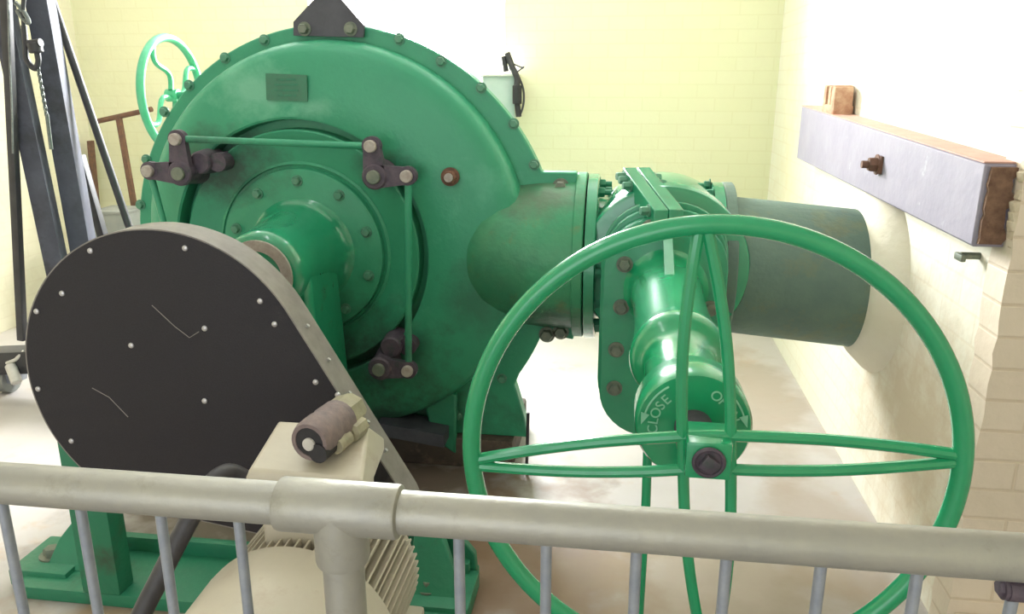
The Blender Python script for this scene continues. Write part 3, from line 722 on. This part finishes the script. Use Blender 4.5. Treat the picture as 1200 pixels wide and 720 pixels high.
# hook with its chain hanging in front of the legs
ch = thing('chain_hoist', at(34, 60, 1, 3.36), 'black lifting hook and thin steel chain hanging from the dark frame', 'hoist')
hx = lambda x_, y_: at(x_, y_, 1, 3.36)
MB().tube(smooth_path([hx(28, 30), hx(30, 55), hx(31, 68), hx(36, 77), hx(42, 80), hx(45, 72), hx(44, 62)], 5), .013, 10).build('hook', M['hoist_black'], ch)
MB().cyl(hx(40, 50), hx(43, 62), .03, seg=14, bev=.004).cyl(hx(33, 52), hx(48, 50), .018, seg=12).build('hook_block', M['hoist_black'], ch)
MB().tube(smooth_path([hx(18, 3), hx(25, 10), hx(32, 21), hx(33, 27), hx(27, 22), hx(20, 12)], 4), .01, 8).build('shackle', M['chain'], ch)
m = MB(); A, B = hx(44, 76), hx(55, 138); nL = 17
for i in range(nL):
    c = A.lerp(B, i/(nL-1)); dr = (B-A).normalized(); sd = X if i % 2 else Y
    pts3 = [c+dr*(.014*math.cos(t))+sd*(.007*math.sin(t)) for t in (2*PI*k/10 for k in range(10))]
    m.tube(pts3, .0028, 6, closed=True)
m.build('chain', M['chain'], ch)
MB().cyl(hx(55, 134), hx(60, 175), .0085, seg=12).build('chain_pin', M['chain'], ch)
MB().tube(smooth_path([hx(32, -60), hx(30, -20), hx(27, 10), hx(28, 34)], 5), .009, 8).build('sling', M['hoist_black'], ch)
MB().tube([at(8, -80, 1, 3.3), at(11, 60, 1, 3.3), at(14, 130, 1, 3.3), at(15, 180, 1, 3.3)], .004, 6).build('thin_wire', M['chain'], ch)

# ------------------------------------------------------------------ odds and ends at the back
YT = 5.30
tk = thing('valve_key', at(157, 240, 1, YT), 'rusty T handled valve key leaning in the back left corner', 'valve key')
k0, k1 = at(111, 143, 1, YT), at(178, 128, 1, YT); km = at(139, 137, 1, YT); kb = at(157, 240, 1, YT)
dn = (kb-km).normalized(); kend = km+dn*(km.z/-dn.z)
MB().cyl(k0, k1, .018, seg=14).build('handle', M['rust'], tk)
MB().beam(km, kend-dn*.01, .034, .034, .003).build('stem', M['rust'], tk)
s0, s1 = at(106, 165, 1, YT+.1), at(115, 262, 1, YT+.1); sd = (s1-s0).normalized(); se = s0+sd*(s0.z/-sd.z)
m = MB().beam(s0, se-sd*.01, .06, .02, .003)
tag(m.build('steel_bar', M['rust']), 'rusty flat steel bar standing against the back wall by the left corner', 'bar')
m = MB(); bxp = at(138, 247, 1, 4.9)
m.box((bxp.x, 4.9, bxp.z/2), (.24, .25, bxp.z), bevel=.01); m.box((bxp.x, 4.9, bxp.z+.005), (.25, .26, .02), bevel=.004)
tag(m.build('bin', M['grey_low']), 'low grey metal bin between the lifting frame and the pump rim', 'bin')
jb = thing('junction_box', (-.8, 5.4, 1.45), 'pale grey junction box under the right corner of the window', 'junction box')
MB().box((-.805, 5.37, 1.45), (.21, .262, .26), bevel=.008).build('box_body', M['grey_box'], jb)
MB().box((-.805, 5.36, 1.588), (.226, .276, .016), bevel=.004).build('box_lid', M['frame'], jb)
MB().cyl((-.76, 5.3, 1.62), (-.68, 5.3, 1.62), .022, seg=14).build('conduit_elbow', M['frame'], jb)
yj = 5.22
ccb = thing('cable_bundle', at(605, 130, 1, yj), 'black cables and plugs hanging on the right side of the grey junction box', 'cable')
MB().tube(smooth_path([at(594, 62, 1, yj), at(600, 78, 1, yj), at(606, 92, 1, yj), at(605, 104, 1, yj)], 5), .02, 10).build('thick_cable', M['cable'], ccb)
MB().cyl(at(606, 100, 1, yj), at(606, 122, 1, yj), .03, seg=16, bev=.004).build('plug', M['dark'], ccb)
MB().cyl(at(606, 120, 1, yj), at(608, 137, 1, yj), .018, seg=14).build('plug_tail', M['dark'], ccb)
MB().cyl(at(590, 66, 1, yj), at(593, 84, 1, yj), .017, seg=12).build('plug', M['dark'], ccb)
MB().tube(smooth_path([at(604, 82, 1, yj), at(612, 100, 1, yj), at(614, 115, 1, yj), at(612, 128, 1, yj), at(608, 137, 1, yj)], 5), .007, 8).build('loop_cable', M['cable'], ccb)
MB().tube(smooth_path([at(602, 75, 1, yj), at(611, 79, 1, yj), at(614, 78.5, 1, yj), at(606, 84, 1, yj)], 5), .005, 8).build('loose_wire', M['cable'], ccb)
rdp = at(617, 541, 1, 2.93); rdt = at(619, 484, 1, 2.93)
tag(MB().cyl((rdp.x, 2.93, .0), rdt, .0065, seg=10).build('upright_rod', M['hoist_black']), 'thin dark steel rod standing upright on the floor beside the pump foot', 'rod')

# ------------------------------------------------------------------ light
w = bpy.data.worlds.new('sky'); S.world = w; w.use_nodes = True
bg = w.node_tree.nodes['Background']; bg.inputs[0].default_value = (.95, .98, 1, 1); bg.inputs[1].default_value = 1.2
def area(name, loc, rot, sx, sy, power, col=(1, 1, 1)):
    d_ = bpy.data.lights.new(name, 'AREA'); d_.shape = 'RECTANGLE'; d_.size = sx; d_.size_y = sy; d_.energy = power; d_.color = col
    o = bpy.data.objects.new(name, d_); COL.objects.link(o); o.location = loc; o.rotation_euler = rot; return o
# daylight outside the back window, pointing in (-Y) and down
area('window_daylight', ((WX0+WX1)/2, 5.95, 2.35), (math.radians(-78), 0, 0), 1.5, 1.6, 850, (.97, .99, 1))
# fill light added behind the camera, in an unseen doorway opening
area('rear_fill', ((DX0+DX1)/2, YF-.1, 1.45), (math.radians(90), 0, 0), 3.2, 2.5, 54, (.92, .96, 1))
# out-of-view fluorescent battens on the ceiling, placed as fill light
for i, (x, y) in enumerate(((-1.4, 1.4), (-2.4, 3.9), (.1, 3.9))):
    area('batten_fill', (x, y, ZC-.06), (0, 0, math.radians(90)), 1.5, .16, 9, (.94, .97, 1))
vs = S.view_settings
vs.view_transform = 'Standard'; vs.look = 'None'; vs.gamma = 1; vs.exposure = -.12; vs.use_curve_mapping = False
